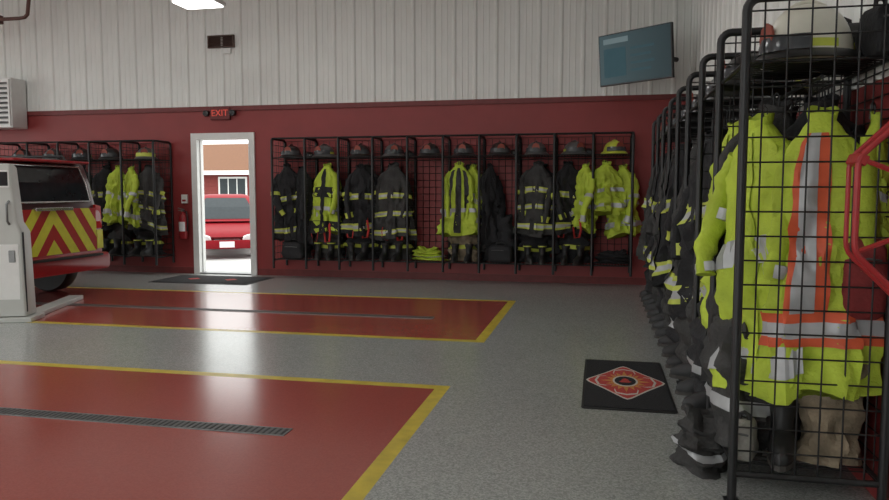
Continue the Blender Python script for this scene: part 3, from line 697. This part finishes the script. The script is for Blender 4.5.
# ------------------------------------------------------------------ wall and ceiling fittings
t = thing('television', 'wall-mounted flat television tilted high in the right corner', 'television', (.40, 9.55, 3.0), R(-38))
def tp(o): o.rotation_euler = (R(5),0,0); return o
a = MB(); a.bx(-.54,.54,-.02,.03,-.325,.325); tp(a.build('bezel', 'tvblack', t, bevel=.006))
a = MB(); a.bx(-.525,.525,-.0225,-.0205,-.305,.312); tp(a.build('screen', 'tv', t))
a = MB(); a.bx(-.46,-.08,-.0245,-.0228,.20,.265); tp(a.build('picture_panel', 'tvpale', t))
a = MB(); a.bx(-.46,-.12,-.0245,-.0228,-.22,.14); tp(a.build('picture_panel', 'tvblue', t))
for k in range(4):
    a = MB(); a.bx(-.05,.30-.05*(k%2),-.0245,-.0228,.09-k*.09,.12-k*.09); tp(a.build('picture_line', 'tvblue', t))
a = MB(); a.bx(-.2,.2,.03,.06,-.2,.2); a.tube([(0,.05,0),(.10,.40,.02),(.14,.72,.02)], .03, 8); a.build('wall_bracket', 'rack', t)

t = thing('exit_sign', 'small red exit sign on the wall above the doorway', 'exit sign', (-5.80, D, 2.42), 0)
a = MB(); a.bx(-.17,.17,-.05,0,0,.20); a.build('housing', 'exitred', t, bevel=.008)
cu = bpy.data.curves.new('t','FONT'); cu.body = 'EXIT'; cu.size = .14; cu.align_x = 'CENTER'; cu.align_y = 'CENTER'; cu.extrude = .002
to = bpy.data.objects.new('t', cu); COL.objects.link(to); bpy.context.view_layer.update()
me = bpy.data.meshes.new_from_object(to.evaluated_get(bpy.context.evaluated_depsgraph_get())); bpy.data.objects.remove(to)
me.materials.clear(); me.materials.append(M['exitlit'])
o = bpy.data.objects.new('lettering', me); COL.objects.link(o); o.parent = t; o.location = (0,-.053,.10); o.rotation_euler = (PI/2,0,0)
for sg in (-1,1):
    a = MB(); a.lathe([(.02,.02),(.045,.0),(.05,-.05),(.045,-.06),(.03,-.055)], 16, (sg*.225,-.03,.10), 'y'); a.build('emergency_lamp', 'tvblack', t, smooth=True)

t = thing('wall_vent', 'brown louvred vent high on the white wall above the doorway', 'vent', (-5.76, D-.025, 3.52), 0)
a = MB(); a.bx(-.22,.22,-.02,.02,0,.02); a.bx(-.22,.22,-.02,.02,.17,.19); a.bx(-.22,-.20,-.02,.02,.02,.17); a.bx(.20,.22,-.02,.02,.02,.17); a.build('frame', 'vent', t)
a = MB(); a.bx(-.20,.20,.01,.02,.02,.17)
for k in range(7): a.box((0,.0,.03+k*.022),(.40,.025,.004), Matrix.Rotation(R(35),3,'X'))
a.build('louvre', 'vent', t)
a = MB(); a.bx(.04,.16,-.012,.02,-.09,-.01); a.build('tag_plate', 'framewhite', t)

t = thing('wall_louvre', 'white louvred heater cabinet on the wall at the far left', 'heater', (-9.70, D-.35, 2.34), 0)
a = MB(); a.bx(-.45,.40,.0,.325,0,.80); a.build('cabinet', 'framewhite', t, bevel=.015)
a = MB()
for k in range(9): a.box((-.02,-.01,.09+k*.078),(.74,.07,.008), Matrix.Rotation(R(40),3,'X'))
a.build('louvre', 'steel', t)
for xa in (-.43, .355):
    a = MB(); a.bx(xa,xa+.03,-.03,.0,.03,.77); a.build('side_frame', 'framewhite', t)

t = thing('supply_pipe', 'brown pipe dropping from the ceiling at upper left', 'pipe', (-8.78, 9.9, 3.95), 0)
a = MB(); a.tube([(.12,0,.75),(.08,0,.4),(.03,0,.10),(-.02,0,.06),(-.12,0,.05),(-.52,0,.05)], .028, 8); a.build('pipe', 'pipe', t, smooth=True)
a = MB(); a.bx(-.85,-.48,-.08,.08,-.01,.12); a.build('junction_box', 'pipe', t, bevel=.01)
a = MB(); a.lathe([(.06,.73),(.06,.75)], 16, (.12,0,0)); a.build('ceiling_flange', 'pipe', t)

LZ = 3.68
t = thing('ceiling_light', 'bright square light fixture hanging at the top above the doorway', 'light', (-5.06, 8.6, LZ), 0)
a = MB(); a.bx(-.28,.28,-.21,.21,.02,.07); a.build('housing', 'framewhite', t, bevel=.01)
a = MB(); a.bx(-.25,.25,-.18,.18,.0,.019); a.build('diffuser', 'lit', t)
for sg in (-1,1):
    a = MB(); a.tube([(sg*.22,0,.07),(sg*.22,0,ZC-LZ)], .006, 6); a.build('hanging_rod', 'steel', t)

t = thing('fire_extinguisher', 'small red fire extinguisher hung left of the doorway', 'fire extinguisher', (-6.46, D-.085, .56), 0)
a = MB(); a.lathe([(.055,0),(.065,.01),(.065,.34),(.05,.385),(.022,.41),(.022,.43)], 20); a.build('cylinder', 'extred', t, smooth=True)
a = MB(); a.bx(-.02,.02,-.02,.02,.43,.46); a.box((-.03,-.0,.475),(.11,.02,.012), Matrix.Rotation(R(12),3,'Y')); a.box((-.03,0,.45),(.10,.018,.010)); a.build('valve', 'steel', t)
a = MB(); a.tube([(.02,0,.445),(.07,-.01,.43),(.085,-.01,.30),(.075,-.01,.12)], .009, 8); a.build('hose', 'rubber', t, smooth=True)
a = MB(); a.loft([[(.0658*math.cos(R(q)), .0658*math.sin(R(q)), z) for q in range(215,326,10)] for z in (.12,.27)], False, False); a.build('label_panel', 'plate', t, smooth=True)
a = MB(); a.bx(-.03,.03,.06,.085,.15,.36); a.build('bracket', 'rack', t)
t = thing('alarm_box', 'small white alarm box on the red wall above the extinguisher', 'alarm', (-6.46, D, 1.12), 0)
a = MB(); a.bx(-.05,.05,-.04,0,0,.14); a.build('housing', 'framewhite', t, bevel=.006)
a = MB(); a.bx(-.03,.03,-.05,-.038,.03,.06); a.build('pull_handle', 'extred', t)

# ------------------------------------------------------------------ mats
def polyz(pts, z): return [(x, y, z) for x, y in pts]
t = thing('door_mat', 'black mat with faint red marks on the floor inside the doorway', 'mat', (-5.60, 9.72, 0), 0)
a = MB(); a.prism(polyz(rr(0,0,.78,.46,.04),0), (0,0,.006)); a.build('rubber_edge', 'matrub', t)
a = MB(); a.prism(polyz(rr(0,0,.74,.42,.03),.005), (0,0,.006)); a.build('pile', 'mat', t)
for sg in (-1,1):
    a = MB(); a.prism(polyz([(sg*.3-.10,0),(sg*.3,-.10),(sg*.3+.10,0),(sg*.3,.10)],.0112), (0,0,.001)); a.build('emblem', 'matred', t)

t = thing('logo_mat', 'black floor mat with a red and white fire badge emblem', 'mat', (.19, 5.0, 0), 0)
a = MB(); a.prism(polyz(rr(0,0,.28,.65,.03),0), (0,0,.006)); a.build('rubber_edge', 'matrub', t)
a = MB(); a.prism(polyz(rr(0,0,.265,.62,.02),.005), (0,0,.006)); a.build('pile', 'mat', t)
KX, KY = .262, .44
def flat(pts, k, z, m_, nm):
    a = MB(); a.prism([(x*k*KX, y*k*KY, z) for x, y in pts], (0,0,.0008)); return a.build(nm, m_, t)
dpts = []; mpts = []; ray = []
for q in range(4):
    an = q*PI/2; an2 = an+PI/4
    for da, rd in ((-.10,.95),(0,1.0),(.10,.95)): dpts.append((math.cos(an+da)*rd, math.sin(an+da)*rd))
    dpts.append((math.cos(an2)*.72, math.sin(an2)*.72))
    for x, y in ((.13,-.13),(.50,-.30),(.70,-.26),(.78,0),(.70,.26),(.50,.30)):
        mpts.append((x*math.cos(an)-y*math.sin(an), x*math.sin(an)+y*math.cos(an)))
for k in range(32):
    rd = (.66 if k % 8 == 0 else .56) if k % 2 == 0 else .36
    ray.append((rd*math.cos(2*PI*k/32), rd*math.sin(2*PI*k/32)))
disc = [(math.cos(2*PI*k/24), math.sin(2*PI*k/24)) for k in range(24)]
flat(dpts, 1.0, .0112, 'matwhite', 'emblem_outline')
flat(dpts, .94, .0120, 'matred', 'emblem_field')
flat(mpts, 1.0, .0128, 'matwhite', 'emblem_cross_outline')
flat(mpts, .92, .0136, 'matred', 'emblem_cross')
flat(ray, .95, .0144, 'matgold', 'emblem_rays')
flat(disc, .32, .0152, 'matwhite', 'emblem_ring')
flat(disc, .27, .0160, 'mat', 'emblem_centre')
flat([(-.17,-.05),(-.10,-.11),(.10,-.11),(.17,-.05),(.10,.0),(.08,.10),(0,.15),(-.08,.10),(-.10,.0)], .95, .0168, 'matred', 'emblem_helmet')

# ------------------------------------------------------------------ outside
g = MB(); g.bx(-60, 30, D+.16, 70, -.35, -.30, 0); g.bx(-60, XL-.16, -30, D+.16, -.35, -.30, 0); g.bx(XL-.15, 30, -30, YN-.16, -.35, -.30, 0)
struct('ground', g, 'asphalt')
t = thing('house', 'low red house with brown roof and white window beyond the car', 'house', (-16.9, 30, -.30), 0)
a = MB(); a.bx(-6,6,0,7,0,2.55)
for k in range(14): a.bx(-6,6,-.012,0,.1+k*.175,.115+k*.175)
a.build('wall', 'siding', t)
a = MB(); a.prism([(-6.4,-.6,2.45),(-6.4,3.5,4.0),(-6.4,7.6,2.45)], (12.8,0,0)); a.build('roof', 'shingle', t)
a = MB(); a.bx(-6.4,6.4,-.66,-.58,2.36,2.54); a.build('gutter', 'framewhite', t)
for x in (-3.6, .75, 4.0):
    a = MB(); a.bx(x-.7,x+.7,-.05,.0,1.25,2.28); wd = a.build('window', 'framewhite', t)
    for q in range(3):
        a = MB(); x0 = x-.62+q*.43; a.bx(x0,x0+.38,-.056,-.048,1.33,2.20); a.build('pane', 'clearglass', wd)

# ------------------------------------------------------------------ light
wd = bpy.data.worlds.new('world'); S.world = wd; wd.use_nodes = True
bg = wd.node_tree.nodes['Background']; bg.inputs['Color'].default_value = (.97,1,.98,1); bg.inputs['Strength'].default_value = 2.9
sl = bpy.data.lights.new('outdoor_fill', 'SUN'); sl.energy = 1.0; sl.angle = R(6); so = bpy.data.objects.new('outdoor_fill', sl); COL.objects.link(so); so.rotation_euler = (R(32),0,0); so.location = (0,-10,20)  # directional light added to brighten the yard, car and house under an overcast sky
def area(name, loc, rot, sx, sy, e, col=(1,1,1)):
    l = bpy.data.lights.new(name, 'AREA'); l.shape = 'RECTANGLE'; l.size = sx; l.size_y = sy; l.energy = e; l.color = col
    o = bpy.data.objects.new(name, l); COL.objects.link(o); o.location = loc; o.rotation_euler = rot; return o
for x, e in ((-9, 32), (-5, 32), (-1.5, 19)):  # added fill lights under the ceiling to lift the interior, no fixtures there
    for y in (1.0, 6.2):
        area('ceiling_fill', (x, y, ZC-.05), (0,0,0), .6, 1.2, e, (.99,1,.98))
